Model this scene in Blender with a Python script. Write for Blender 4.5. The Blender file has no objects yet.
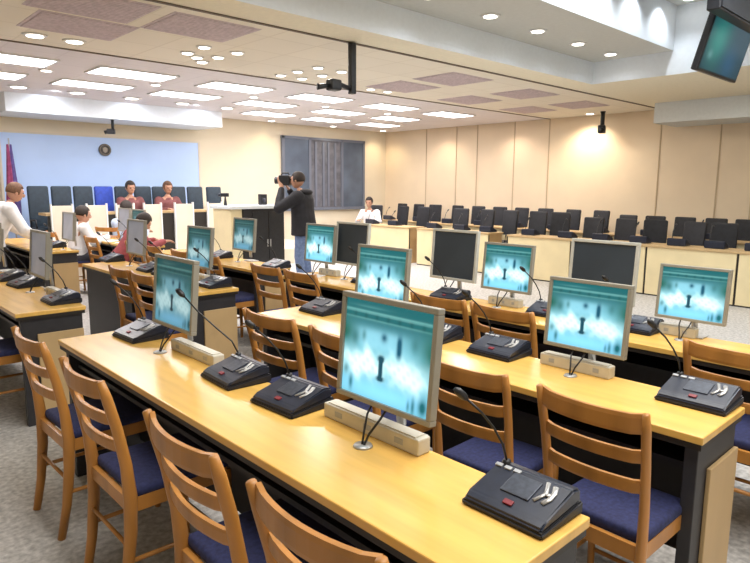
import bpy, bmesh, math, random
from mathutils import Vector, Matrix
random.seed(7)
PI = math.pi
S = bpy.context.scene
COL = S.collection

# ------------------------------------------------------------------ materials
def mat(name, col, rough=.5, metal=0, noise=.0, nscale=20, emit=None, estr=0, spec=.5, bump=0, wave=None, stretch=None):
    m = bpy.data.materials.new(name); m.use_nodes = True
    nt = m.node_tree; b = nt.nodes['Principled BSDF']
    b.inputs['Roughness'].default_value = rough
    b.inputs['Metallic'].default_value = metal
    b.inputs['Specular IOR Level'].default_value = spec
    c = (*col, 1)
    b.inputs['Base Color'].default_value = c
    if noise > 0:
        tc = nt.nodes.new('ShaderNodeTexCoord'); mp = nt.nodes.new('ShaderNodeMapping')
        if stretch: mp.inputs['Scale'].default_value = stretch
        nt.links.new(tc.outputs['Object'], mp.inputs['Vector'])
        n = nt.nodes.new('ShaderNodeTexNoise'); n.inputs['Scale'].default_value = nscale; n.inputs['Detail'].default_value = 3
        nt.links.new(mp.outputs['Vector'], n.inputs['Vector'])
        r = nt.nodes.new('ShaderNodeValToRGB')
        r.color_ramp.elements[0].position = .3; r.color_ramp.elements[1].position = .7
        r.color_ramp.elements[0].color = (*[max(0, x*(1-noise)) for x in col], 1)
        r.color_ramp.elements[1].color = (*[min(1, x*(1+noise)) for x in col], 1)
        nt.links.new(n.outputs['Fac'], r.inputs['Fac']); nt.links.new(r.outputs['Color'], b.inputs['Base Color'])
        if bump:
            bp = nt.nodes.new('ShaderNodeBump'); bp.inputs['Strength'].default_value = bump; bp.inputs['Distance'].default_value = .01
            nt.links.new(n.outputs['Fac'], bp.inputs['Height']); nt.links.new(bp.outputs['Normal'], b.inputs['Normal'])
    if emit:
        b.inputs['Emission Color'].default_value = (*emit, 1); b.inputs['Emission Strength'].default_value = estr
    return m

def grid_mat(name, col, line, sx, sy, mortar=.012, rough=.7):
    m = bpy.data.materials.new(name); m.use_nodes = True
    nt = m.node_tree; b = nt.nodes['Principled BSDF']; b.inputs['Roughness'].default_value = rough
    tc = nt.nodes.new('ShaderNodeTexCoord'); br = nt.nodes.new('ShaderNodeTexBrick')
    br.offset = 0; br.inputs['Scale'].default_value = 1; br.inputs['Brick Width'].default_value = sx; br.inputs['Row Height'].default_value = sy
    br.inputs['Mortar Size'].default_value = mortar; br.inputs['Mortar Smooth'].default_value = .3
    br.inputs['Color1'].default_value = (*col, 1); br.inputs['Color2'].default_value = (*[c*.96 for c in col], 1); br.inputs['Mortar'].default_value = (*line, 1)
    nt.links.new(tc.outputs['Object'], br.inputs['Vector']); nt.links.new(br.outputs['Color'], b.inputs['Base Color'])
    return m

def screen_mat(name, strength):
    m = bpy.data.materials.new(name); m.use_nodes = True
    nt = m.node_tree; b = nt.nodes['Principled BSDF']
    a = nt.nodes.new('ShaderNodeVertexColor'); a.layer_name = 'Col'
    b.inputs['Base Color'].default_value = (.015, .02, .025, 1); b.inputs['Roughness'].default_value = .35; b.inputs['Specular IOR Level'].default_value = .25
    nt.links.new(a.outputs['Color'], b.inputs['Emission Color']); b.inputs['Emission Strength'].default_value = strength
    return m

M = dict(
    chair_wood=mat('honey stained chair wood', (.47, .205, .045), .36, noise=.22, nscale=9, stretch=(1, 1, .25)),
    cushion=mat('navy seat fabric', (.022, .028, .10), .85, noise=.3, nscale=60),
    desk_top=mat('yellow maple laminate', (.80, .485, .125), .22, noise=.10, nscale=6, stretch=(4, .4, 1)),
    black_panel=mat('black desk panel', (.012, .011, .013), .5, noise=.2, nscale=20),
    edge=mat('dark desk edge', (.02, .016, .013), .5),
    grey_frame=mat('dark grey desk frame', (.026, .026, .031), .5, noise=.1),
    tan=mat('tan veneer panel', (.52, .36, .18), .5, noise=.08, nscale=5, stretch=(1, 1, .3)),
    cream=mat('cream desk front', (.78, .66, .40), .55, noise=.05, nscale=4),
    cream_light=mat('pale cream panel', (.70, .62, .50), .55, noise=.04, nscale=4),
    bezel=mat('warm grey monitor bezel', (.30, .29, .25), .4, noise=.05),
    bezel_light=mat('pale grey monitor bezel', (.55, .56, .52), .4, noise=.05),
    dark_screen=mat('switched off screen', (.04, .055, .075), .3, noise=.15, nscale=3),
    silver=mat('silver plastic', (.5, .5, .5), .3, .5),
    black=mat('black plastic', (.014, .015, .019), .38, noise=.2, nscale=30),
    unit=mat('blue black microphone housing', (.020, .026, .046), .28, noise=.15, nscale=30),
    unit_low=mat('microphone base skirt', (.012, .013, .02), .5),
    speaker=mat('speaker grille', (.055, .065, .09), .3, .3, noise=.3, nscale=60),
    button=mat('grey key', (.42, .44, .47), .4),
    red=mat('red talk key', (.22, .02, .03), .4),
    riser=mat('off white cable box', (.66, .63, .54), .45, noise=.05),
    chair_black=mat('black chair upholstery', (.012, .013, .018), .6, noise=.3, nscale=15),
    chair_teal=mat('dark teal chair upholstery', (.018, .035, .055), .6, noise=.2),
    chair_blue=mat('bright blue upholstery', (.02, .06, .42), .6, noise=.2),
    floor=mat('speckled grey floor', (.50, .485, .47), .55, noise=.32, nscale=34, bump=.05),
    wall=mat('warm beige wall', (.78, .645, .47), .7, noise=.03, nscale=2),
    wall_back=mat('cream wall', (.76, .68, .53), .7, noise=.03, nscale=2),
    seam=mat('wall seam', (.52, .40, .26), .8),
    ceil=grid_mat('beige ceiling tile', (.90, .85, .74), (.80, .75, .64), .6, .6),
    ceil_v=grid_mat('pale lilac ceiling tile', (.80, .77, .82), (.72, .69, .74), .6, .6),
    cove_grey=mat('grey cove ceiling', (.60, .61, .58), .7, noise=.03),
    cove_white=mat('cool white cove face', (.84, .90, .97), .6, noise=.02),
    soffit=mat('straw soffit', (.90, .85, .68), .7, noise=.03),
    bulk=mat('pale grey bulkhead', (.66, .70, .72), .7, noise=.03),
    strip=mat('dark ceiling track', (.16, .12, .09), .6),
    vent=mat('mauve grey vent', (.64, .55, .59), .6, noise=.15, nscale=25),
    lamp=mat('lamp diffuser', (1, 1, 1), .5, emit=(1, .96, .99), estr=8),
    lampw=mat('downlight lens', (1, 1, 1), .5, emit=(1, .95, .85), estr=6),
    white=mat('white trim', (.8, .8, .8), .4),
    backdrop=mat('light blue backdrop', (.42, .55, .80), .6, noise=.05, nscale=1.2, emit=(.42, .58, .9), estr=.12),  # faint glow put into the panel colour, no lamp behind it
    glass=mat('blue grey window glass', (.09, .12, .17), .3, noise=.25, nscale=2),
    glass_mid=mat('grey curtain', (.13, .13, .15), .6, noise=.3, nscale=6),
    frame_blue=mat('slate window frame', (.15, .17, .22), .5),
    emblem=mat('dark bronze emblem', (.10, .09, .085), .5, .3, noise=.4, nscale=25),
    emblem2=mat('emblem relief', (.28, .25, .2), .5, .3),
    flag_r=mat('crimson flag cloth', (.28, .045, .13), .8, noise=.2),
    flag_b=mat('violet flag cloth', (.10, .07, .24), .8, noise=.2),
    skin=mat('skin', (.50, .27, .18), .55, noise=.06),
    hair=mat('dark hair', (.025, .016, .012), .7, noise=.3, nscale=60),
    hair_b=mat('brown hair', (.13, .06, .03), .7, noise=.3, nscale=60),
    jacket=mat('black jacket', (.012, .012, .017), .8, noise=.3, nscale=12),
    jeans=mat('blue jeans', (.14, .20, .36), .85, noise=.2, nscale=30),
    white_shirt=mat('white shirt', (.80, .79, .80), .8, noise=.05),
    pale_shirt=mat('pale blue shirt', (.50, .60, .78), .8, noise=.05),
    red_shirt=mat('dark red shirt', (.26, .045, .05), .8, noise=.15),
    maroon=mat('brown maroon jacket', (.20, .07, .07), .8, noise=.15),
    blue_shirt=mat('royal blue shirt', (.02, .07, .45), .8, noise=.15),
    dark_cloth=mat('dark trousers', (.03, .03, .04), .8, noise=.2),
    shoe=mat('dark shoe', (.02, .015, .012), .5),
    eye=mat('eye', (.02, .02, .02), .2),
    paper=mat('white paper', (.85, .85, .83), .7),
)
M['screen'] = screen_mat('lit screen picture', 1.25)
M['screen_dim'] = screen_mat('lit screen picture seen flat', .55)
M['screen_tv'] = screen_mat('television picture', .38)
M['screen_grey'] = mat('lilac grey washed screen', (.20, .21, .25), .3, noise=.12, nscale=8, emit=(.22, .24, .30), estr=.35)

# ------------------------------------------------------------------ mesh helpers
class MB:
    def __init__(s): s.bm = bmesh.new(); s.mi = 0
    def _mark(s, geom):
        for f in {f for v in geom for f in v.link_faces}: f.material_index = s.mi
    def box(s, a, b, bev=0, mi=0, rot=None, seg=2):
        c = Vector([(a[i]+b[i])/2 for i in range(3)]); d = [abs(b[i]-a[i]) for i in range(3)]
        r = bmesh.ops.create_cube(s.bm, size=1)
        vs = r['verts']
        for v in vs: v.co = Vector((v.co.x*d[0], v.co.y*d[1], v.co.z*d[2]))
        if bev:
            es = list({e for v in vs for e in v.link_edges})
            rr = bmesh.ops.bevel(s.bm, geom=es, offset=bev, segments=seg, affect='EDGES', profile=.5)
            vs = list({v for f in rr['faces'] for v in f.verts} | {v for v in vs if v.is_valid})
        if rot: 
            for v in vs: v.co = rot @ v.co
        for v in vs: v.co += c
        for f in {f for v in vs for f in v.link_faces}: f.material_index = mi
        return s
    def prism(s, pts, y0, y1, axis='y', mi=0):
        # pts in the plane across the axis
        def mk(p, t):
            if axis == 'y': return (p[0], t, p[1])
            if axis == 'x': return (t, p[0], p[1])
            return (p[0], p[1], t)
        A = [s.bm.verts.new(mk(p, y0)) for p in pts]; B = [s.bm.verts.new(mk(p, y1)) for p in pts]
        n = len(pts); fs = []
        fs.append(s.bm.faces.new(A)); fs.append(s.bm.faces.new(B[::-1]))
        for i in range(n):
            fs.append(s.bm.faces.new((A[i], B[i], B[(i+1) % n], A[(i+1) % n])))
        for f in fs: f.material_index = mi
        return s
    def tube(s, pts, rads, n=8, mi=0, up=(0, 0, 1), cap=True, flat=None):
        pts = [Vector(p) for p in pts]
        if not isinstance(rads, (list, tuple)): rads = [rads]*len(pts)
        rings = []
        for i, p in enumerate(pts):
            t = (pts[min(i+1, len(pts)-1)]-pts[max(i-1, 0)]).normalized()
            u = Vector(up)
            if abs(t.dot(u)) > .95: u = Vector((1, 0, 0))
            a = t.cross(u).normalized(); b = a.cross(t).normalized()
            r = rads[i]; ra, rb = (r if isinstance(r, tuple) else (r, r))
            rings.append([s.bm.verts.new(p+a*ra*math.cos(2*PI*k/n)+b*rb*math.sin(2*PI*k/n)) for k in range(n)])
        fs = []
        for i in range(len(rings)-1):
            for k in range(n):
                fs.append(s.bm.faces.new((rings[i][k], rings[i][(k+1) % n], rings[i+1][(k+1) % n], rings[i+1][k])))
        if cap: fs.append(s.bm.faces.new(rings[0][::-1])); fs.append(s.bm.faces.new(rings[-1]))
        for f in fs: f.material_index = mi; f.smooth = True
        return s
    def cyl(s, c, r, h, n=20, axis='z', mi=0, r2=None):
        c = Vector(c); d = {'z': Vector((0, 0, 1)), 'x': Vector((1, 0, 0)), 'y': Vector((0, 1, 0))}[axis]
        s.tube([c, c+d*h], [r, r if r2 is None else r2], n, mi, up=(0, 1, 0) if axis != 'y' else (0, 0, 1)); return s
    def band(s, path, w, h, mi=0):
        """rectangular section swept along a horizontal path: w thickness across, h height (z centred)"""
        path = [Vector(p) for p in path]; rings = []
        for i, p in enumerate(path):
            t = (path[min(i+1, len(path)-1)]-path[max(i-1, 0)]); t.z = 0; t.normalize()
            a = Vector((-t.y, t.x, 0))
            sec = [(-.5, -.5), (-.5, -.3), (-.5, .3), (-.38, .5), (.38, .5), (.5, .3), (.5, -.3), (.38, -.5), (-.38, -.5)][1:]
            rings.append([s.bm.verts.new(p+a*w*x+Vector((0, 0, h*z))) for x, z in sec])
        n = len(rings[0]); fs = []
        for i in range(len(rings)-1):
            for k in range(n): fs.append(s.bm.faces.new((rings[i][k], rings[i][(k+1) % n], rings[i+1][(k+1) % n], rings[i+1][k])))
        fs.append(s.bm.faces.new(rings[0][::-1])); fs.append(s.bm.faces.new(rings[-1]))
        for f in fs: f.material_index = mi
        return s
    def build(s, name, mats, parent=None, smooth=False, loc=None):
        bmesh.ops.recalc_face_normals(s.bm, faces=s.bm.faces)
        me = bpy.data.meshes.new(name); s.bm.to_mesh(me); s.bm.free()
        if not isinstance(mats, (list, tuple)): mats = [mats]
        for m in mats: me.materials.append(m)
        if smooth:
            for p in me.polygons: p.use_smooth = True
        o = bpy.data.objects.new(name, me); COL.objects.link(o)
        if parent: o.parent = parent
        if loc: o.location = loc
        return o

def tag(o, label=None, cat=None, group=None, kind=None):
    if label: o['label'] = label
    if cat: o['category'] = cat
    if group: o['group'] = group
    if kind: o['kind'] = kind
    return o
def thing(name, label, cat, loc=(0, 0, 0), rz=0, group=None):
    o = bpy.data.objects.new(name, None); COL.objects.link(o); o.empty_display_size = .1
    o.location = loc; o.rotation_euler = (0, 0, rz)
    return tag(o, label, cat, group)
def kids(o): return [c for c in list(COL.objects) if c.parent == o]
def dup(o, loc=None, rz=None, label=None, group=None, parent=None):
    c = o.copy(); COL.objects.link(c)
    if parent: c.parent = parent
    for k in CH.get(o.name, []) if o.name in CH else kids(o): dup(k, parent=c)
    if loc is not None: c.location = loc
    if rz is not None: c.rotation_euler = (0, 0, rz)
    if label: c['label'] = label
    if group: c['group'] = group
    return c
CH = {}
def struct(name, mb, m, **k): return tag(mb.build(name, m, **k), kind='structure')
ORD = ['', 'first', 'second', 'third', 'fourth', 'fifth', 'sixth', 'seventh', 'eighth', 'ninth', 'tenth', 'eleventh', 'twelfth', 'thirteenth', 'fourteenth', 'fifteenth', 'sixteenth', 'seventeenth', 'eighteenth']

# ------------------------------------------------------------------ room
W, D = 12.1, 12.5
X0, Y0 = -3.0, -3.0
H = 3.0
struct('floor', MB().box((X0, Y0, -.1), (W, D, 0)), M['floor'])
b = MB().box((W, Y0, 0), (W+.1, D, H+.9))
wr = struct('wall_right', b, M['wall'])
b = MB()
for y in (10.98, 9.98, 9.34, 8.29, 7.4, 5.02, 3.97, 3.4): b.box((W-.012, y-.010, 0), (W-.001, y+.010, H))
struct('trim_1', b, M['seam'])
struct('wall_back', MB().box((X0, D, 0), (W, D+.1, H+.1)), M['wall_back'])
struct('wall_left', MB().box((X0-.1, Y0, 0), (X0, D, H+.9)), M['wall_back'])
struct('wall_front', MB().box((X0, Y0-.1, 0), (W, Y0, H+.9)), M['wall_back'])
b = MB().box((X0, D-.02, 0), (W, D-.001, .1)); struct('baseboard_back', b, M['seam'])
b = MB().box((W-.02, Y0, 0), (W-.013, D-.03, .1)); struct('baseboard_right', b, M['seam'])
# ceiling with the stepped cove over the near rows
YC, YI, XC = 4.55, 3.45, 8.5
ZI = 3.85
b = MB()
b.box((X0, 7.4, H), (W, D, H+.1), mi=1)
b.box((X0, 5.0, H), (W, 7.4, H+.1), mi=0)
struct('ceiling', b, [M['ceil'], M['ceil_v']])
b = MB()
b.box((X0, YC, H), (W, 5.0, H+.1)); b.box((XC, Y0, H), (W, YC, H+.1))
struct('trim_2', b, M['soffit'])
b = MB()
b.box((X0, YI, H+.3), (XC, YC, H+.4))                                    # first step
b.box((X0, Y0, ZI), (XC, YI, ZI+.1))                                     # upper ceiling
struct('ceiling.001', b, M['cove_grey'])
b = MB()
b.box((X0, YC, H+.1), (XC+.1, YC+.1, H+.45)); b.box((XC, YI, H+.1), (XC+.1, YC, H+.45))
b.box((X0, YI, H+.4), (XC, YI+.08, ZI+.1)); b.box((XC, Y0, H+.1), (XC+.1, YI, ZI+.1)); 
b.box((X0, YC-.004, H+.0), (XC, YC, H+.3)); b.box((XC-.004, Y0, H), (XC, YC-.004, H+.3)); b.box((X0, YI-.004, H+.3), (XC-.004, YI, H+.4))
struct('trim_3', b, M['cove_white'])
b = MB().box((11.1, Y0, 2.66), (W-.001, 4.75, H-.001)); struct('trim_4', b, M['bulk'])
b = MB()
for y, w in ((5.0, .035), (7.4, .03)): b.box((X0, y-w/2, H-.012), (W-.02, y+w/2, H-.001))
struct('trim_5', b, M['strip'])
# white soffit over the backdrop
b = MB().box((2.62, 11.45, 2.70), (6.48, D-.001, H-.001)); struct('trim_6', b, M['cove_white'])
# platform at the back wall
b = MB().box((2.2, 10.1, 0), (8.4, D-.03, .3), bev=.01); struct('trim_7', b, M['cream_light'])

# backdrop
t = thing('backdrop_panel', 'wide light blue backdrop panel on the back wall behind the platform', 'panel', (4.58, D-.045, 0))
b = MB().box((-1.86, -.02, .36), (1.86, .02, 2.43)); b.build('panel', M['backdrop'], t)
b = MB()
for x0, x1, z0, z1 in ((-1.9, -1.86, .34, 2.46), (1.86, 1.9, .34, 2.46), (-1.86, 1.86, 2.43, 2.46)): b.box((x0, -.03, z0), (x1, .02, z1))
b.build('frame', M['cream_light'], t)
t = thing('wall_emblem', 'small dark round emblem hanging high on the blue backdrop', 'emblem', (4.48, D-.09, 2.2))
b = MB().cyl((0, -.012, 0), .115, .03, 28, 'y'); b.build('disc', M['emblem'], t)
b = MB()
for k in range(24):
    a = 2*PI*k/24; b.box((math.cos(a)*.095-.008, -.018, math.sin(a)*.095-.008), (math.cos(a)*.095+.008, -.010, math.sin(a)*.095+.008))
b.prism([(0, .055), (.045, .03), (.038, -.03), (0, -.06), (-.038, -.03), (-.045, .03)], -.022, -.01)
b.build('relief', M['emblem2'], t)

# flag on its pole
t = thing('furled_flag', 'furled crimson and violet flag on a pole left of the backdrop', 'flag', (2.74, 11.95, .3))
MB().tube([(0, 0, .0), (0, 0, 2.0)], .012, 8).build('pole', M['silver'], t)
MB().cyl((0, 0, 0), .14, .04, 20, r2=.1).build('base', M['black'], t)
def cloth(col, ph, name):
    bm = MB(); n = 22; rings = []
    for i in range(14):
        z = 1.9-i*.10; r = .02+.075*min(1, (i/9))**1.1
        ring = []
        for k in range(n):
            a = 2*PI*k/n; rr = r*(1+.22*math.sin(5*a+ph+i*.15))
            ring.append(bm.bm.verts.new((rr*math.cos(a)*.8+(.02 if ph else -.02), rr*math.sin(a)*.6, z)))
        rings.append(ring)
    for i in range(13):
        for k in range(n): bm.bm.faces.new((rings[i][k], rings[i][(k+1) % n], rings[i+1][(k+1) % n], rings[i+1][k]))
    bm.bm.faces.new(rings[0][::-1]); bm.bm.faces.new(rings[-1])
    bm.build(name, col, t, smooth=True)
cloth(M['flag_r'], 0, 'red_cloth'); cloth(M['flag_b'], 1.5, 'violet_cloth')

# window wall near the corner
t = MB()
t.box((8.68, D-.06, 1.0), (9.40, D-.03, 2.66), mi=0); t.box((9.46, D-.05, 1.0), (10.45, D-.03, 2.66), mi=1); t.box((10.5, D-.06, 1.0), (11.2, D-.03, 2.66), mi=0)
win = struct('window_1', t, [M['glass'], M['glass_mid']])
b = MB()
for x in (8.64, 9.43, 10.47, 11.22): b.box((x-.035, D-.08, .95), (x+.035, D-.012, 2.72))
b.box((8.6, D-.08, 2.66), (11.26, D-.012, 2.72)); b.box((8.6, D-.09, .93), (11.26, D-.012, 1.0))
b.build('window_frame', M['frame_blue'], win)
b = MB()
for x in (9.62, 9.86, 10.02, 10.24): b.box((x-.035, D-.075, 1.02), (x+.03, D-.055, 2.62))
b.build('window_bars', M['frame_blue'], win)

# ------------------------------------------------------------------ lamps and vents
def panel_light():
    t = thing('ceiling_panel_light', '', 'ceiling light')
    b = MB(); w, h = .52, .30
    b.box((-w, -h, -.02), (w, -h+.03, 0)); b.box((-w, h-.03, -.02), (w, h, 0)); b.box((-w, -h+.03, -.02), (-w+.03, h-.03, 0)); b.box((w-.03, -h+.03, -.02), (w, h-.03, 0))
    b.build('frame', M['white'], t)
    MB().box((-w+.03, -h+.03, -.015), (w-.03, h-.03, -.003)).build('diffuser', M['lamp'], t)
    return t
P0 = panel_light(); first = True
def area(loc, sx, sy, power, col=(1, .96, .93), rot=(0, 0, 0)):
    l = bpy.data.lights.new('area_light', 'AREA'); l.shape = 'RECTANGLE'; l.size = sx; l.size_y = sy; l.energy = power; l.color = col
    o = bpy.data.objects.new('area_light', l); COL.objects.link(o); o.location = loc; o.rotation_euler = rot; return o
def spot(loc, power, col=(1, .75, .45), size=110, rot=(0, 0, 0), blend=.8, rad=.04):
    l = bpy.data.lights.new('spot_lamp', 'SPOT'); l.energy = power; l.color = col; l.spot_size = math.radians(size); l.spot_blend = blend; l.shadow_soft_size = rad
    o = bpy.data.objects.new('spot_lamp', l); COL.objects.link(o); o.location = loc; o.rotation_euler = rot; return o
rows = [(8.4, (1.95, 3.45, 5.0, 6.6, 8.25, 9.9), 'nearer'), (9.72, (1.95, 3.4, 4.85, 6.4, 8.1, 9.7), 'middle'), (11.0, (7.3, 8.8, 10.4), 'far')]
for y, xs, nm in rows:
    for i, x in enumerate(xs):
        lb = f'white fluorescent panel in the {nm} ceiling row, {ORD[i+1]} from the left'
        if first: o = P0; first = False; o.location = (x, y, H-.001); o['label'] = lb; o['group'] = 'fluorescent panels in the back ceiling'
        else: o = dup(P0, (x, y, H-.001), 0, lb, 'fluorescent panels in the back ceiling')
        area((x, y, H-.025), .95, .5, 14 if nm == 'nearer' else 9 if nm == 'middle' else 6)

def downlight():
    t = thing('downlight', '', 'ceiling light')
    b = MB(); n = 20
    b.tube([(0, 0, -.012), (0, 0, 0)], [.075, .09], n); b.build('rim', M['white'], t)
    MB().cyl((0, 0, -.016), .06, .003, n).build('lens', M['lampw'], t)
    return t
D0 = downlight(); dfirst = [True]
def put_dl(x, y, z, label, group, s=1):
    if dfirst[0]: o = D0; dfirst[0] = False; o.location = (x, y, z-.001); o['label'] = label; o['group'] = group
    else: o = dup(D0, (x, y, z-.001), 0, label, group)
    o.scale = (s, s, 1); return o
for i, x in enumerate((5.46, 6.35, 7.25, 8.1, 4.5)):
    put_dl(x, 4.1, H+.3, f'round downlight in the grey cove strip, {["second", "third", "fourth", "last and rightmost", "leftmost"][i]} along it', 'downlights in the cove strip', 1.15)
for (x, y), w in zip(((8.4, 3.35), (8.05, 2.0), (7.0, 2.95), (5.9, 2.95)), ('nearest the hanging screen corner', 'nearest the right picture edge', 'behind the scalloped face, right', 'behind the scalloped face, left')):
    put_dl(x-.15, y-.15, ZI, f'round downlight in the raised cove ceiling, {w}', 'downlights in the raised cove', 1.2)
cl = {'left': ((3.35, 6.25), (3.36, 6.65), (3.75, 6.25), (3.72, 6.62), (3.55, 6.8), (3.72, 7.0)),
      'middle': ((4.9, 6.7), (4.92, 6.3), (4.9, 7.08), (5.25, 7.08), (5.3, 6.7), (5.3, 6.3)),
      'right': ((6.55, 7.1), (6.9, 7.1))}
for k, v in cl.items():
    for i, (x, y) in enumerate(v):
        put_dl(x, y, H, f'small round spotlight in the {k} cluster of the beige ceiling, number {ORD[i+1]} of the cluster', f'{k} cluster of ceiling spotlights', .95)
put_dl(1.9, 6.95, H, 'round spotlight in the beige ceiling below the mauve vent, left of two', 'pair of spotlights by the vent', 1.3)
put_dl(2.27, 6.95, H, 'round spotlight in the beige ceiling below the mauve vent, right of two', 'pair of spotlights by the vent', 1.3)
for i, x in enumerate((2.66, 3.5, 4.38, 5.3, 6.2, 7.0)):
    put_dl(x, 10.75, H, f'oval looking downlight before the white soffit, {ORD[i+1]} from the left', 'downlights before the white soffit', 1.7)
for i, (x, y) in enumerate(((2.55, 8.95), (4.05, 9.05), (5.75, 9.1), (7.35, 9.2), (8.95, 9.2))):
    put_dl(x, y, H, f'small round downlight between the fluorescent rows, {ORD[i+1]} from the left', 'downlights between the fluorescent rows', 1)
for i, (x, y) in enumerate(((8.1, 12.1), (9.9, 12.1), (11.6, 12.1), (11.75, 6.3))):
    put_dl(x, y, H, ['round downlight washing the cream wall left of the window', 'round downlight above the slate window', 'round downlight in the far right ceiling corner', 'round downlight washing the beige panelled right wall'][i], 'wall washing downlights', 1.2)

vfirst = None
for i, (x, y, w) in enumerate(((2.1, 6.3, 'lower of the two at top left'), (1.95, 5.5, 'upper left one, cut by the picture top'), (2.95, 5.55, 'beside the dark track at top left'), (6.76, 6.62, 'left and front of the middle group'), (6.77, 5.68, 'left and rear of the middle group'), (8.56, 6.8, 'centre front of the middle group'), (8.62, 5.75, 'centre rear of the middle group'), (10.4, 6.85, 'front right near the wall'), (10.4, 5.8, 'rear right near the wall'))):
    if vfirst is None:
        vfirst = thing('ceiling_vent', '', 'vent')
        b = MB()
        for k in range(15): b.box((-.4, -.4+k*.055, -.012), (.4, -.4+k*.055+.035, -.004), rot=None)
        b.build('slats', M['vent'], vfirst)
        b = MB().box((-.43, -.43, -.004), (.43, .43, 0)); b.build('back_plate', M['vent'], vfirst)
        o = vfirst; o.location = (x, y, H-.001); o['label'] = f'square mauve grey vent in the beige ceiling, {w}'; o['group'] = 'ceiling vents'
    else: o = dup(vfirst, (x, y, H-.001), 0, f'square mauve grey vent in the beige ceiling, {w}', 'ceiling vents')
    if i == 0: o.scale = (1.0, .85, 1)

# ------------------------------------------------------------------ desks
desk_h = .75
def desk(x, y0, y1, label, depth=.42, front='black'):
    t = thing('long_desk', label, 'desk', (x, (y0+y1)/2, 0), 0, 'rows of long desks')
    h = (y1-y0)/2
    MB().box((0, -h, .722), (depth, h, .75), bev=.004).build('tabletop', M['desk_top'], t)
    MB().box((.006, -h+.006, .700), (depth-.006, h-.006, .722)).build('edge_band', M['edge'], t)
    MB().box((depth-.05, -h+.07, .12), (depth-.03, h-.07, .70)).build('modesty_panel', M['black_panel'], t)
    MB().box((.07, -h+.07, .60), (depth-.052, h-.07, .62)).build('under_shelf', M['black_panel'], t)
    for s in (-1, 1):
        b = MB().box((.03, s*h-s*.02, 0), (depth-.02, s*h-s*.065, .70), bev=.003)
        e = b.build('end_panel', M['grey_frame'], t)
        b = MB().box((.12, s*h-s*.0195, .02), (depth-.02, s*h-s*.004, .60), bev=.003)
        b.build('inset_panel', M['tan'], e)
    return t
segs = {1: (.93, [(.66, 3.40), (4.25, 6.95)]), 2: (2.07, [(.65, 3.30), (4.22, 6.55), (7.95, 10.3)]), 3: (3.12, [(.35, 4.55), (5.0, 7.3), (7.85, 9.5)])}
names = {(1, 0): 'nearest long yellow desk in the foreground with two lit monitors', (1, 1): 'yellow desk at left edge behind the foreground desk end',
         (2, 0): 'second long yellow desk ending in a tan panel at right', (2, 1): 'dark fronted desk beyond the aisle in the second row',
         (2, 2): 'desk at far left where the man in white shirt sits', (3, 0): 'third long desk, under a row of off and lit monitors',
         (3, 1): 'desk in front of the standing cameraman', (3, 2): 'far desk before the platform in the third row'}
for r, (x, ss) in segs.items():
    for k, (a, c) in enumerate(ss):
        dk = desk(x, a, c, names[(r, k)])
        if (r, k) == (2, 1): MB().box((.02, -.02, .0), (.36, 1.09, .70), bev=.004).build('black_pedestal', M['black_panel'], dk)

# ------------------------------------------------------------------ wooden chair (faces +X)
def make_chair():
    t = thing('wooden_chair', '', 'chair')
    for s in (-1, 1):
        pts = [(-.235, s*.175, 0), (-.205, s*.18, .15), (-.185, s*.185, .32), (-.18, s*.187, .45), (-.19, s*.19, .58), (-.215, s*.195, .72), (-.245, s*.20, .84), (-.262, s*.203, .90)]
        r = [(.015, .017), (.017, .02), (.018, .024), (.018, .025), (.017, .021), (.016, .019), (.016, .018), (.012, .013)]
        MB().tube(pts, r, 10, up=(1, 0, 0)).build('rear_post', M['chair_wood'], t)
        MB().tube([(.20, s*.19, 0), (.20, s*.192, .2), (.195, s*.192, .44)], [.014, .017, .020], 8).build('front_leg', M['chair_wood'], t)
        MB().tube([(-.19, s*.183, .21), (.2, s*.191, .21)], (.009), 6).build('side_stretcher', M['chair_wood'], t)
    for z, x, hh, bow in ((.862, -.25, .062, .035), (.752, -.222, .040, .032), (.650, -.202, .042, .030)):
        path = [(x-bow*(1-(u/5)**2), u/5*.192, z+(.006 if abs(u) == 5 else 0)) for u in range(-5, 6)]
        MB().band(path, .018, hh).build('back_slat' if z < .8 else 'crest_rail', M['chair_wood'], t)
    b = MB()
    b.box((-.185, -.19, .395), (.20, -.172, .448)); b.box((-.185, .172, .395), (.20, .19, .448)); b.box((-.19, -.172, .395), (-.17, .172, .448)); b.box((.18, -.172, .395), (.205, .172, .448))
    b.build('seat_frame', M['chair_wood'], t)
    b = MB().box((-.168, -.19, .44), (.215, .19, .485), bev=.018, seg=3); b.build('seat_cushion', M['cushion'], t, smooth=True)
    MB().tube([(.2, -.19, .15), (.2, .19, .15)], .009, 6).build('front_stretcher', M['chair_wood'], t)
    MB().tube([(-.195, -.18, .27), (-.195, .18, .27)], .009, 6).build('rear_stretcher', M['chair_wood'], t)
    return t
C0 = make_chair(); cf = [True]
def put_chair(x, y, rz, label, group):
    if cf[0]: o = C0; cf[0] = False; o.location = (x, y, 0); o.rotation_euler = (0, 0, rz); o['label'] = label; o['group'] = group
    else: o = dup(C0, (x, y, 0), rz, label, group)
    o.scale = (.88, .88, 1) if 'rightmost, with full back' in label or 'just right of the big' in label else (1, 1, 1)
    return o
def jit(): return random.uniform(-.04, .04)
for i, y in enumerate((2.95, 2.26, 1.49, .925)):
    put_chair(.945, y, (.02, .0, -.02, .03)[i], f'wooden ladder-back chair at the nearest desk, {["leftmost, whole legs showing", "second from the left", "third from the left", "rightmost, cut off by the picture bottom"][i]}', 'chairs at the nearest desk')
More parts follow.
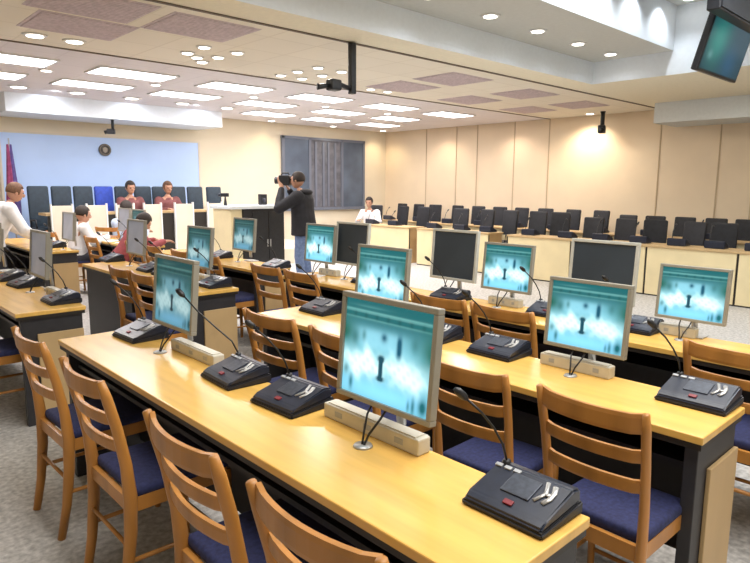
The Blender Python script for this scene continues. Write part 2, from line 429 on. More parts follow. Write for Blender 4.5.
for i, y in enumerate((2.64, 2.06, 1.38, .875)):
    put_chair(1.97, y, (.06, -.03, .03, -.02)[i], f'wooden ladder-back chair at the second desk, {["leftmost, standing before the tan panel", "half hidden left of the big monitor", "just right of the big monitor", "rightmost, with full back and navy seat in view"][i]}', 'chairs at the second desk')
for i, y in enumerate((4.26, 3.78, 2.40, 1.93, .77)):
    put_chair(3.02, y, jit(), f'wooden chair at the third desk, {["leftmost of the row", "second from the left, before the cameraman", "its crest just showing right of a lit monitor", "behind a microphone unit in the picture middle", "rightmost, at the picture edge"][i]}', 'chairs at the third desk')
for i, y in enumerate((4.47, 4.90)):
    put_chair(2.08, y, jit(), f'wooden chair at the dark fronted second row desk, {["nearest the tan end panel", "second from the tan end panel", "third from the tan end panel", "furthest from the tan end panel"][i]}', 'chairs at the left second row desk')
for i, y in enumerate((5.25, 5.8, 6.5, 7.0)):
    put_chair(3.03, y, jit(), f'wooden chair left of the cameraman in the third row, {ORD[i+1]} from the right', 'chairs at the left third row desk')
put_chair(.93, 4.62, .0, 'wooden chair at the left edge desk, mostly outside the picture', 'chairs at the left edge desk')

# ------------------------------------------------------------------ monitors
def screen_colour(u, v):
    def g(cu, cv, su, sv, p=2): return math.exp(-abs((u-cu)/su)**p-abs((v-cv)/sv)**p)
    L = lambda c, d, t: c.lerp(Vector(d), max(0, min(1, t)))
    c = Vector((.02, .13, .15))
    c = L(c, (.14, .42, .50), (.80-v)*4)
    c = L(c, (.24, .55, .66), .8*g(.42, .62, .3, .10, 4))
    wob = .035*math.sin(u*23+1)+.025*math.sin(u*41+v*17)
    v2 = v+wob; u2 = u+.02*math.sin(v*37)
    c = L(c, (.66, .97, 1.0), 1.15*g(u2*0+.21+(u-u2), .33+wob, .20, .13, 2.2)+1.15*g(.78+(u-u2), .33-wob, .18, .13, 2.2)+.65*g(.5, .38+wob, .34, .10))
    c = L(c, (.10, .38, .50), .35*max(0, math.sin(u*61+v*13)*math.sin(v*53+u*9))*g(.5, .3, .6, .3))
    c = L(c, (.22, .62, .92), .85*g(.5, .09, .55, .10))
    if v > .80: c = L(c, (.005, .10, .11), .85)
    c = L(c, (.16, .42, .40), .75*g(.5, .885, 3, .014)+.45*g(.5, .81, 3, .010)+.3*g(.3, .94, .2, .012))
    for k in range(7): c = L(c, (.0, .05, .05), .6*g(.12+k*.13, .845, .018, .025))
    c = L(c, (.01, .10, .07), g(.0, .64, .13, .15)+g(1.02, .62, .15, .2))
    c = L(c, (.02, .12, .12), .8*g(.13, .60, .05, .09)+.7*g(.24, .64, .025, .06)+.6*g(.82, .66, .04, .08))
    c = L(c, (.0, .05, .08), 1.3*g(.46, .34, .026, .12, 4)+1.2*g(.46, .235, .045, .022, 3)+1.1*g(.46, .44, .04, .03, 3))
    c = L(c, (.0, .07, .12), 1.3*g(.655, .60, .028, .11, 3)+1.0*g(.48, .66, .035, .045))
    c = L(c, (.0, .10, .12), 1.2*g(.94, .09, .045, .08)+.9*g(.84, .07, .02, .09)+.8*g(.79, .06, .015, .06)+.9*g(.11, .11, .025, .08)+.7*g(.04, .24, .03, .05))
    return c
def screen_mesh(w, h, nx=84, ny=64):
    me = bpy.data.meshes.new('screen'); vs = []; fs = []
    # screen faces -X ; u runs left to right as seen by the sitter looking +X : left = +Y
    for j in range(ny+1):
        for i in range(nx+1): vs.append((0, w/2-w*i/nx, -h/2+h*j/ny))
    for j in range(ny):
        for i in range(nx):
            a = j*(nx+1)+i; fs.append((a, a+1, a+nx+2, a+nx+1))
    me.from_pydata(vs, [], fs)
    ca = me.color_attributes.new('Col', 'FLOAT_COLOR', 'POINT')
    for j in range(ny+1):
        for i in range(nx+1):
            c = screen_colour(i/nx, j/ny); ca.data[j*(nx+1)+i].color = (*c, 1)
    return me
MW, MH = .42, .345
SCREEN = screen_mesh(MW-.036, MH-.036)
def make_monitor(kind):
    t = thing('monitor', '', 'monitor')
    rot = Matrix.Rotation(math.radians(5), 3, 'Y')   # lean back: top goes +X
    zc = .285
    # frame ring
    b = MB(); bw = .018; w, h = MW/2, MH/2
    fx = .0
    for (y0, y1, z0, z1) in ((-w, w, h-bw, h), (-w, w, -h, -h+bw), (-w, -w+bw, -h+bw, h-bw), (w-bw, w, -h+bw, h-bw)):
        b.box((-.012, y0, z0), (.018, y1, z1), bev=.003)
    b.box((.003, -w+.01, -h+.01), (.018, w-.01, h-.01))
    f = b.build('bezel', M['bezel'] if kind != 'off' else M['bezel_light'], t)
    f.location = (0, 0, zc); f.rotation_euler = (0, math.radians(5), 0)
    bk = MB().box((.018, -w*.75, -h*.7), (.05, w*.75, h*.7), bev=.014); o = bk.build('back_cover', M['bezel'], f)
    if kind in ('off', 'grey'):
        o = MB().box((-.002, -w+bw, -h+bw), (.002, w-bw, h-bw)).build('screen', M['dark_screen' if kind == 'off' else 'screen_grey'], f)
    else:
        me = SCREEN if kind == 'lit' else SCREEN.copy()
        if not me.materials: me.materials.append(M['screen'])
        if kind == 'dim': me.materials[0] = M['screen_dim']
        o = bpy.data.objects.new('screen', me); COL.objects.link(o); o.parent = f; o.location = (-.003, 0, 0)
    MB().tube([(.075, 0, .04), (.065, 0, .16), (.045, 0, .25)], [(.02, .012)]*3, 8).build('neck', M['silver'], t)
    MB().box((.03, -.07, .0), (.13, .07, .008), bev=.003).build('foot', M['silver'], t)
    MB().cyl((-.075, .02, 0), .032, .006, 20, r2=.028).build('cable_grommet', M['silver'], t)
    for s in (-1, 1):
        MB().tube([(-.075, .02+s*.004, .004), (-.06, .02+s*.012, .04), (-.03, .02+s*.03, .085), (.01, .02+s*.035, .13)], .0038, 6).build('cable', M['black'], t)
    return t
mons = {k: make_monitor(k) for k in ('lit', 'dim', 'off', 'grey')}; mused = set()
def put_mon(x, y, kind, label, group, rz=0, dz=0, sc=1):
    p = mons[kind]
    if kind in mused: o = dup(p, (x, y, desk_h+dz), rz, label, group)
    else: mused.add(kind); o = p; o.location = (x, y, desk_h+dz); o.rotation_euler = (0, 0, rz); o['label'] = label; o['group'] = group
    o.scale = (1, sc, sc if kind != 'off' else 1.07)
    return o
G = 'desk monitors'
put_mon(1.29, 1.325, 'lit', 'largest lit monitor, nearest the camera on the foreground desk', G)
put_mon(1.29, 2.785, 'dim', 'lit monitor seen flat at left on the foreground desk', G)
put_mon(2.43, 1.265, 'lit', 'lit monitor on the second desk in front of an off monitor', G, 0, sc=.89)
put_mon(2.43, 2.535, 'lit', 'lit monitor on the second desk behind the largest monitor', G)
put_mon(3.44, 1.20, 'lit', 'rightmost lit monitor, on the third desk', G, sc=.85)
put_mon(3.47, 1.725, 'off', 'dark switched-off monitor between the two right lit monitors', G)
put_mon(3.44, 2.375, 'lit', 'lit monitor on the third desk in the picture middle', G, sc=.93)
put_mon(3.47, 2.86, 'off', 'dark switched-off monitor behind a small microphone unit, picture middle', G)
put_mon(3.47, 3.99, 'off', 'dark switched-off monitor right of the cameraman', G)
put_mon(3.42, 4.37, 'lit', 'lit monitor just right of the cameraman legs', G)
put_mon(3.42, 5.66, 'dim', 'lit monitor left of the cameraman before the black cabinet', G)
put_mon(2.43, 4.73, 'dim', 'greyish lit monitor beyond the aisle, right one in the second row', G)
put_mon(2.43, 6.04, 'grey', 'greyish lit monitor beyond the aisle, left one in the second row', G)
put_mon(1.29, 5.02, 'grey', 'narrow looking grey monitor at the left edge desk', G)
put_mon(1.29, 6.45, 'grey', 'monitor cut by the left picture edge', G)
put_mon(3.46, 8.5, 'dim', 'small far monitor in front of cream platform panels', G)
put_mon(2.43, 8.1, 'grey', 'small far pale monitor right of the man in white shirt', G)
put_mon(3.50, 9.1, 'grey', 'small far pale monitor in the third row near the bent person', G)

# riser boxes
def make_riser():
    t = thing('cable_box', '', 'box')
    MB().box((-.04, -.25, 0), (.04, .25, .052), bev=.006).build('body', M['riser'], t)
    MB().box((-.03, -.23, .052), (.03, .23, .056), bev=.001).build('lid', M['riser'], t)
    for y in (-.16, .0, .16): MB().box((-.0425, y-.02, .018), (-.04, y+.02, .036)).build('socket', M['button'], t)
    return t
R0 = make_riser(); rf = True
for x, y, lb, sc in ((1.31, 1.40, 'behind the largest monitor', .9), (1.31, 2.62, 'under the left foreground monitor', .85), (2.45, 1.31, 'under the second desk lit monitor', .66), (2.45, 2.60, 'behind the largest monitor on the second desk', .8), (3.47, 2.40, 'under the middle third desk monitor', .5), (3.47, 1.32, 'under the rightmost lit monitor', .6), (3.47, 4.3, 'under the monitor by the cameraman', .5), (1.31, 4.75, 'on the left edge desk', .6), (2.45, 4.8, 'on the dark fronted desk', .6)):
    lb = f'long off-white cable box on the desk, {lb}'
    xx = x-.0
    o = R0 if rf else dup(R0, (xx, y, desk_h), 0, lb, 'cable boxes')
    if rf: R0.location = (xx, y, desk_h); R0['label'] = lb; R0['group'] = 'cable boxes'; rf = False
    o.scale = (.7, sc, 1)

# ------------------------------------------------------------------ microphone units (faces -X)
def make_unit():
    t = thing('microphone_unit', '', 'microphone')
    # side profile (x, z)
    hw = .125
    b = MB(); b.prism([(-.10, 0), (.10, 0), (.10, .035), (-.10, .016)], -hw, hw)
    es = [e for e in b.bm.edges]; bmesh.ops.bevel(b.bm, geom=es, offset=.005, segments=2, affect='EDGES')
    b.build('base_skirt', M['unit_low'], t)
    b = MB(); b.prism([(-.096, .014), (.096, .033), (.094, .068), (.06, .074), (-.07, .034), (-.094, .024)], -hw+.006, hw-.006)
    bmesh.ops.bevel(b.bm, geom=[e for e in b.bm.edges], offset=.006, segments=2, affect='EDGES')
    b.build('housing', M['unit'], t, smooth=False)
    sl = math.atan2(.04, .13)
    R = Matrix.Rotation(-sl, 3, 'Y')
    def top(x): return .034+(x+.07)/.13*.04
    MB().box((-.035, -.028, -.002), (.04, .06, .0035), bev=.002, rot=R).build('speaker_plate', M['speaker'], t).location = (.0, -.012, top(0.002)+.001)
    b = MB()
    for k in range(3): b.box((-.006, -.011+k*.03-.03, -.002), (.006, .011+k*.03-.03, .003), bev=.001, rot=R)
    o = b.build('key', M['button'], t); o.location = (.045, .075, top(.045)+.002)
    arc = [(-.035+.0, -.075, 0), (-.012, -.084, 0), (.012, -.084, 0), (.035, -.075, 0)]
    b = MB().tube([R @ Vector(q) for q in arc], [(.008, .003)]*4, 8); b.tube([R @ Vector(q) for q in ((-.035, -.05, 0), (.0, -.066, 0), (.04, -.05, 0))], [(.006, .003)]*3, 8)
    b.tube([R @ Vector(q) for q in ((.0, -.066, 0), (.0, -.082, 0))], [(.008, .003)]*2, 8)
    o = b.build('glint_bar', M['silver'], t); o.location = (.01, .0, top(.01)+.002)  # silver bars modelled in the shape of glints on the housing
    o = MB().box((-.008, -.014, -.002), (.008, .014, .003), bev=.001, rot=R).build('talk_key', M['red'], t); o.location = (-.062, .0, top(-.062)+.002)
    MB().cyl((.065, .095, .06), .012, .022, 12).build('stem_socket', M['black'], t)
    pts = [(.065, .095, .08), (.05, .10, .13), (.025, .115, .18), (-.005, .135, .225), (-.04, .16, .265)]
    MB().tube(pts, .0036, 7).build('gooseneck', M['black'], t)
    MB().tube([(-.04, .16, .265), (-.048, .166, .274), (-.062, .176, .289), (-.07, .182, .297)], [.005, .0115, .0115, .005], 10).build('microphone_head', M['black'], t)
    return t
U0 = make_unit(); uf = [True]
def put_unit(x, y, label, rz=0):
    if 'middle of the foreground' in label:
        o = dup(U0, (x, y, desk_h), rz, label, 'desk microphone units')
        for k in kids(o):
            if k.name.startswith('gooseneck') or k.name.startswith('microphone_head'): bpy.data.objects.remove(k)
        pts = [(.065, .095, .08), (.05, .12, .13), (.0, .17, .19), (-.04, .25, .25), (-.07, .32, .31)]
        MB().tube(pts, .0036, 7).build('gooseneck', M['black'], o)
        MB().tube([(-.07, .32, .31), (-.076, .333, .32), (-.085, .35, .335), (-.09, .36, .34)], [.005, .013, .013, .006], 10).build('microphone_head', M['black'], o)
        return o
    lb = label
    if uf[0]: o = U0; uf[0] = False; o.location = (x, y, desk_h); o.rotation_euler = (0, 0, rz); o['label'] = lb; o['group'] = 'desk microphone units'
    else: o = dup(U0, (x, y, desk_h), rz, lb, 'desk microphone units')
    return o
un = [
 (1.26, .80, 'largest black microphone unit at the right end of the foreground desk', 0), (1.27, 1.80, 'black microphone unit just left of the largest monitor', .05), (1.27, 2.20, 'black microphone unit in the middle of the foreground desk', -.05), (1.27, 3.17, 'black microphone unit at the left end of the foreground desk', .05),
 (2.42, .79, 'black microphone unit at the right end of the second desk', 0), (2.42, 1.70, 'black microphone unit on the second desk right of the largest monitor', 0), (2.42, 2.12, 'microphone unit on the second desk partly behind the largest monitor', .05), (2.40, 3.05, 'microphone unit at the left end of the second desk', 0),
 (3.36, 2.80, 'microphone unit on the third desk below the middle off monitor', 0), (3.42, 2.03, 'microphone unit with curved stem right of the middle lit monitor', .1), (3.42, 1.48, 'microphone unit beside the rightmost lit monitor', 0), (3.42, 3.72, 'microphone unit on the third desk left of a lit monitor', 0),
 (3.40, 5.05, 'microphone unit near the cameraman legs', 0), (3.40, 6.15, 'microphone unit left of the monitor by the black cabinet', 0),
 (2.38, 4.42, 'microphone unit at the tan end of the dark fronted desk', 0), (2.38, 5.25, 'second microphone unit along the dark fronted desk', .1), (2.38, 5.6, 'third microphone unit along the dark fronted desk', 0), (2.38, 6.6, 'microphone unit at the far end of the dark fronted desk', 0),
 (1.27, 4.50, 'microphone unit at the near end of the left edge desk', 0), (1.27, 5.40, 'microphone unit on the left edge desk past the narrow monitor', .1), (1.27, 5.85, 'microphone unit cut by the left picture edge', 0),
 (2.38, 8.5, 'small far microphone unit on the man in white shirt desk', 0), (3.42, 8.78, 'small far microphone unit before the platform', 0)]
for u in un:
    o = put_unit(*u)
    o.scale = (.94, .94, .96) if 'largest black' in u[2] else (1, 1, 1)

# loose papers
for i, (x, y, rz, lb) in enumerate(((3.30, 8.5, .2, 'white papers lying on the far desk before the platform'), (2.25, 8.6, -.1, 'white papers in front of the man in white shirt'), (3.28, 4.75-.35, .3, 'white paper on the third desk near its left end'), (3.25, 9.0, .1, 'white papers under the bent person'))):
    b = MB()
    for k in range(3): b.box((-.10+k*.006, -.15+k*.01, k*.001), (.10+k*.006, .15+k*.01, k*.001+.0008))
    o = b.build('paper_sheets', M['paper']); o.location = (x, y, desk_h+.001); o.rotation_euler = (0, 0, rz); tag(o, lb, 'paper')

# ------------------------------------------------------------------ far desks facing us and their black chairs
def far_desk(x, y0, y1, label):
    t = thing('front_desk', label, 'desk', (x, (y0+y1)/2, 0)); h = (y1-y0)/2
    MB().box((-.02, -h, .70), (.45, h, .73), bev=.004).build('tabletop', M['tan'], t)
    n = max(1, round((y1-y0)/1.1)); w = (y1-y0)/n
    for k in range(n):
        MB().box((0, -h+k*w+.015, .02), (.02, -h+(k+1)*w-.015, .70), bev=.003).build('front_panel', M['cream'], t)
    MB().box((.021, -h+.01, .0), (.04, h-.01, .69)).build('back_board', M['edge'], t)
    for s in (-1, 1): MB().box((.04, s*h-s*.02, 0), (.43, s*h-s*.045, .70)).build('end_panel', M['tan'], t)
    return t
far_desk(8.95, 1.4, 6.2, 'long cream fronted desk facing us at right, before the black chairs')
far_desk(8.95, 6.6, 8.35, 'cream fronted desk facing us, middle piece behind the off monitor')
far_desk(8.95, 8.55, 10.2, 'cream fronted desk facing us, left piece right of the cameraman')
far_desk(10.45, 1.8, 11.6, 'rear long cream desk between two rows of black chairs')

def make_black_chair():
    # faces -X
    t = thing('black_office_chair', '', 'chair')
    b = MB(); b.box((-.02, -.18, -.24), (.04, .18, .24), bev=.028, seg=3)
    for v in b.bm.verts: v.co.x += .05*(v.co.y/.18)**2*-1+.03*math.sin((v.co.z+.26)/.52*PI)
    o = b.build('backrest', M['chair_black'], t, smooth=True); o.location = (.24, 0, .86); o.rotation_euler = (0, math.radians(6), 0)
    MB().box((-.22, -.19, .44), (.22, .19, .52), bev=.03, seg=3).build('seat', M['chair_black'], t, smooth=True)
    for s in (-1, 1):
        MB().tube([(.18, s*.20, .5), (.17, s*.215, .62), (.05, s*.215, .66), (-.13, s*.215, .65), (-.15, s*.215, .52), (-.14, s*.19, .47)], .014, 8).build('armrest', M['black'], t)
    MB().tube([(.2, 0, .48), (.25, 0, .52), (.265, 0, .70)], [(.03, .01)]*3, 8).build('back_bracket', M['black'], t)
    MB().cyl((0, 0, .08), .028, .36, 12).build('column', M['silver'], t)
    for k in range(5):
        a = 2*PI*k/5
        lg = MB().tube([(0, 0, .10), (.14*math.cos(a), .14*math.sin(a), .09), (.2*math.cos(a), .2*math.sin(a), .065)], [.022, .018, .012], 8).build('base_arm', M['black'], t)
        c = Vector((.2*math.cos(a), .2*math.sin(a), .028))
        MB().cyl((c.x-.012*math.sin(a), c.y+.012*math.cos(a), .028), .028, .02, 12, 'x').build('caster', M['black'], lg)
    return t
B0 = make_black_chair(); bf = [True]
def put_black(x, y, rz, label, group):
    if bf[0]: o = B0; bf[0] = False; o.location = (x, y, 0); o.rotation_euler = (0, 0, rz); o['label'] = label; o['group'] = group
    else: o = dup(B0, (x, y, 0), rz, label, group)
    o.scale = (1, 1, .94 if y < 5.5 else 1.0)
    return o
ys = [9.85, 9.2, 8.1, 7.5, 6.95, 6.3, 5.8, 5.2, 4.65, 4.1, 3.6, 3.1, 2.6, 2.1]
for i, y in enumerate(ys):
    put_black(9.85, y, random.uniform(-.25, .25), f'black office chair in the front row along the right wall, {ORD[i+1]} from the left', 'black chairs of the front far row')
ys = [11.3, 10.7, 10.1, 9.45, 8.8, 8.2, 7.65, 7.05, 6.45, 5.85, 5.3, 4.75, 4.25, 3.75, 3.25, 2.8]
for i, y in enumerate(ys):
    put_black(11.3, y, random.uniform(-.2, .2), f'black office chair in the rear row against the right wall, {ORD[i+1]} from the left', 'black chairs of the rear far row')

# small desk sets (dark telephone sized microphone boxes) on the far desks
def make_far_unit():
    t = thing('microphone_box', '', 'microphone')
    b = MB(); b.prism([(-.10, 0), (.10, 0), (.10, .03), (-.07, .11), (-.10, .10)], -.13, .13)
    bmesh.ops.bevel(b.bm, geom=list(b.bm.edges), offset=.008, segments=2, affect='EDGES'); b.build('housing', M['unit'], t)
    MB().tube([(-.05, .08, .08), (.0, .09, .2), (.06, .09, .27)], .006, 6).build('stem', M['black'], t)
    MB().tube([(.06, .09, .27), (.1, .09, .30)], .013, 8).build('microphone_head', M['black'], t)
    return t
F0 = make_far_unit(); ff = True
i = 0
for x, L, nm in ((9.2, (9.9, 9.2, 8.1, 7.4, 6.8, 5.9, 5.2, 4.6, 4.0, 3.45, 2.95, 2.45, 2.0), 'front'), (10.7, (10.9, 9.9, 9.0, 8.1, 7.2, 6.3, 5.4, 4.5, 3.6, 2.8), 'rear')):
    for k, y in enumerate(L):
        lb = f'dark microphone box on the {nm} far desk, {ORD[k+1]} from the left'
        if ff: ff = False; F0.location = (x, y, .73); F0['label'] = lb; F0['group'] = 'microphone boxes on the far desks'
        else: dup(F0, (x, y, .73), 0, lb, 'microphone boxes on the far desks')

# ------------------------------------------------------------------ platform desk and chairs
t = thing('platform_desk', 'long platform desk with cream panels and dark gaps before the backdrop', 'desk', (4.9, 10.7, .3))
MB().box((-2.0, .03, .74), (1.15, .45, .78), bev=.004).build('tabletop', M['tan'], t)
MB().box((-1.98, .03, 0), (1.13, .05, .74)).build('back_board', M['edge'], t)
for x0, x1 in ((-1.92, -1.62), (-1.38, -1.08), (-.90, -.62), (-.42, -.13), (.15, .48), (.80, 1.08)):
    p = MB().box((x0, -.02, .0), (x1, .02, .90), bev=.006).build('front_panel', M['cream_light'], t)
    b = MB().box((x0-.02, -.03, 0), (x0, .02, .93)); b.box((x1, -.03, 0), (x1+.02, .02, .93)); b.build('panel_edge', M['white'], p)
def make_high_chair(m, nm):
    t = thing('high_back_chair', '', 'chair')      # faces -Y
    b = MB(); b.box((-.165, -.03, -.36), (.165, .04, .36), bev=.03, seg=3)
    o = b.build('backrest', m, t, smooth=True); o.location = (0, .24, .85); o.rotation_euler = (math.radians(-4), 0, 0)
    MB().box((-.165, -.22, .43), (.165, .23, .52), bev=.03, seg=3).build('seat', m, t, smooth=True)
    for s in (-1, 1): MB().tube([(s*.15, .2, .5), (s*.158, .18, .64), (s*.158, -.10, .65), (s*.15, -.13, .5)], .016, 8).build('armrest', M['black'], t)
    MB().cyl((0, 0, .08), .03, .36, 12).build('column', M['silver'], t)
    for k in range(5):
        a = 2*PI*k/5+.3
        MB().tube([(0, 0, .10), (.17*math.cos(a), .17*math.sin(a), .03)], [.022, .014], 8).build('base_arm', M['black'], t)
    return t
hc = {'k': make_high_chair(M['chair_teal'], 'dark'), 'b': make_high_chair(M['chair_blue'], 'blue')}; hu = set()
hl = ('leftmost', 'second from the left', 'third from the left', '', 'between the two seated maroon people', 'right of both seated people', 'last but one at right', 'rightmost')
for i, (x, k) in enumerate(((3.05, 'k'), (3.42, 'k'), (3.78, 'k'), (4.14, 'b'), (4.86, 'k'), (5.56, 'k'), (5.93, 'k'), (6.35, 'k'))):
    nm = 'bright blue high-back chair behind the platform desk' if k == 'b' else f'dark teal high-back chair behind the platform desk, {hl[i]}'
    if k in hu: dup(hc[k], (x, 11.4, .3), 0, nm, 'high-back chairs on the platform')
    else: hu.add(k); o = hc[k]; o.location = (x, 11.4, .3); o['label'] = nm; o['group'] = 'high-back chairs on the platform'

# black cabinet with a pale top by the cameraman
t = thing('equipment_cabinet', 'tall black cabinet with pale top and cream side left of the cameraman', 'cabinet', (5.55, 8.9, 0))
MB().box((-.36, -.3, .0), (.42, .3, 1.17), bev=.005).build('carcass', M['black_panel'], t)
MB().box((-.60, -.33, 1.17), (.46, .33, 1.22), bev=.005).build('top_board', M['bulk'], t)
MB().box((-.57, -.28, 0), (-.37, .28, 1.169), bev=.005).build('cream_box', M['cream'], t)
b = MB().box((-.19, -.31, .05), (.10, -.30, 1.12), bev=.002); d1 = b.build('door', M['black'], t)
MB().box((.07, -.325, .55), (.085, -.31, .67)).build('handle', M['silver'], d1)
d2 = MB().box((.11, -.31, .05), (.39, -.30, 1.12), bev=.002).build('door', M['black'], t)
MB().box((.125, -.325, .55), (.14, -.31, .67)).build('handle', M['silver'], d2)
# small boxes standing on it
t = thing('desk_speaker', 'small black speaker standing on the pale cabinet top', 'speaker', (5.75, 8.9, 1.22))
MB().box((-.06, -.05, 0), (.06, .05, .18), bev=.01).build('case', M['black'], t); MB().cyl((0, -.055, .08), .035, .006, 16, 'y').build('cone', M['unit'], t)
t = thing('desk_camera', 'small dark camera on a short stand left of the speaker', 'camera', (5.05, 8.9, 1.22))
MB().tube([(0, 0, 0), (0, 0, .14)], [.03, .012], 10).build('stand', M['black'], t); MB().box((-.09, -.04, .14), (.05, .04, .20), bev=.01).build('body', M['black'], t); MB().cyl((-.12, 0, .17), .022, .04, 12, 'x').build('lens', M['unit'], t)

# ------------------------------------------------------------------ ceiling mounted things
t = thing('ceiling_camera', 'black camera arm on a thick ceiling pole above the room middle', 'camera', (4.33, 4.98, 2.985))
MB().box((-.032, -.032, -.50), (.032, .032, -.01), bev=.008).build('pole', M['black'], t)
MB().cyl((0, 0, -.012), .045, .012, 20).build('mount_plate', M['black'], t)
a = MB().tube([(-.03, 0, -.45), (-.16, .03, -.41), (-.24, .06, -.43)], [.026, .024, .02], 8).build('arm', M['black'], t)
bdy = MB().box((-.26, .0, -.48), (-.13, .12, -.37), bev=.02).build('camera_body', M['black'], t)
MB().tube([(-.24, .06, -.43), (-.33, .11, -.45), (-.36, .12, -.45)], [.025, .025, .034], 12).build('lens', M['black'], t)
def wall_cam(loc, rz, label, sc=1):
    t = thing('security_camera', label, 'camera', loc, rz); t.scale = (sc, sc, sc)
    MB().cyl((0, 0, -.02), .05, .018, 16).build('mount_plate', M['black'], t)
    MB().tube([(0, 0, -.015), (0, 0, -.30)], .04, 10).build('stem', M['black'], t)
    MB().box((-.17, -.07, -.42), (.06, .07, -.27), bev=.02).build('camera_body', M['black'], t)
    MB().tube([(-.16, 0, -.35), (-.24, 0, -.38)], [.045, .06], 12).build('lens', M['black'], t)
wall_cam((11.6, 5.95, 3.0-.001), .4, 'black camera hanging from the ceiling before the right wall')
wall_cam((4.35, 11.6, 2.699), -.6, 'black camera hanging below the white soffit above the emblem', .6)

# hanging television
t = thing('hanging_television', 'flat television hanging tilted from the raised cove at top right', 'television', (7.56, 2.53, 3.04))
t.rotation_euler = (math.radians(15), 0, 0)
MB().box((-.60, -.03, -.285), (.60, .04, .285), bev=.012).build('case', M['black'], t)
me = screen_mesh(1.14, .51)
for v in me.vertices: v.co = Vector((-v.co.y, -.032, v.co.z))
ca = me.color_attributes['Col']
for v in me.vertices:
    u = v.co.x/1.14+.5; w = v.co.z/.51+.5
    g = math.exp(-((u-.25)/.22)**2-((w-.6)/.45)**2)
    c = Vector((.02, .10, .15)).lerp(Vector((.05, .50, .42)), g); c = c.lerp(Vector((.03, .20, .40)), math.exp(-((u-.65)/.2)**2-((w-.25)/.3)**2)*.8)
    c = c.lerp(Vector((.3, .7, .7)), math.exp(-((u-.15)/.05)**2-((w-.3)/.08)**2)*.8)
    ca.data[v.index].color = (*c, 1)
me.materials.append(M['screen_tv']); me.flip_normals()
o = bpy.data.objects.new('screen', me); COL.objects.link(o); o.parent = t
MB().tube([(0, .05, .1), (0, .14, .30), (0, .33, .84)], .03, 10).build('hanger', M['black'], t)
MB().box((-.2, .04, -.15), (.2, .07, .2)).build('bracket', M['black'], t)
t = thing('dark_bulkhead_box', 'glossy black box hanging over the television, cut by the picture corner', 'box', (7.0, 2.2, 3.84))
MB().box((-.62, .0, -.66), (.75, .12, -.001), bev=.01).build('case', M['black'], t)
MB().box((-.60, -.012, -.64), (.73, .0, -.02)).build('glass_front', M['black'], t)

# ------------------------------------------------------------------ people
def skin_mesh(nodes, edges, name, m, parent=None, head=None, sub=1, remesh=0):
    idx = {k: i for i, k in enumerate(nodes)}
    me = bpy.data.meshes.new(name); me.from_pydata([n[0] for n in nodes.values()], [(idx[a], idx[c]) for a, c in edges], [])
    o = bpy.data.objects.new(name, me); COL.objects.link(o)
    md = o.modifiers.new('s', 'SKIN'); md.use_smooth_shade = True
    if not me.skin_vertices: 
        bpy.context.view_layer.objects.active = o
    for i, n in enumerate(nodes.values()):
        r = n[1]; r = r if isinstance(r, tuple) else (r, r)
        me.skin_vertices[0].data[i].radius = r
    me.skin_vertices[0].data[0].use_root = True
    sb = o.modifiers.new('b', 'SUBSURF'); sb.levels = sub; sb.render_levels = sub
    dg = bpy.context.evaluated_depsgraph_get()
    ev = o.evaluated_get(dg); nm = bpy.data.meshes.new_from_object(ev)
    bpy.data.objects.remove(o); 
    if head:
        bm = bmesh.new(); bm.from_mesh(nm)
        head(bm); bm.to_mesh(nm); bm.free()
    if remesh:
        o2 = bpy.data.objects.new('tmp', nm); COL.objects.link(o2)
        rm = o2.modifiers.new('r', 'REMESH'); rm.mode = 'VOXEL'; rm.voxel_size = remesh; rm.use_smooth_shade = True
        dg = bpy.context.evaluated_depsgraph_get(); nm2 = bpy.data.meshes.new_from_object(o2.evaluated_get(dg)); bpy.data.objects.remove(o2); nm = nm2
    nm.materials.clear(); nm.materials.append(m)
    for p in nm.polygons: p.use_smooth = True
    o = bpy.data.objects.new(name, nm); COL.objects.link(o)
    if parent: o.parent = parent
    return o

def ball(bm, c, r, sc=(1, 1, 1), R=None, seg=16):
    g = bmesh.ops.create_uvsphere(bm, u_segments=seg, v_segments=seg//2+2, radius=r)
    for v in g['verts']:
        v.co = Vector((v.co.x*sc[0], v.co.y*sc[1], v.co.z*sc[2]))
        if R: v.co = R @ v.co
        v.co += Vector(c)

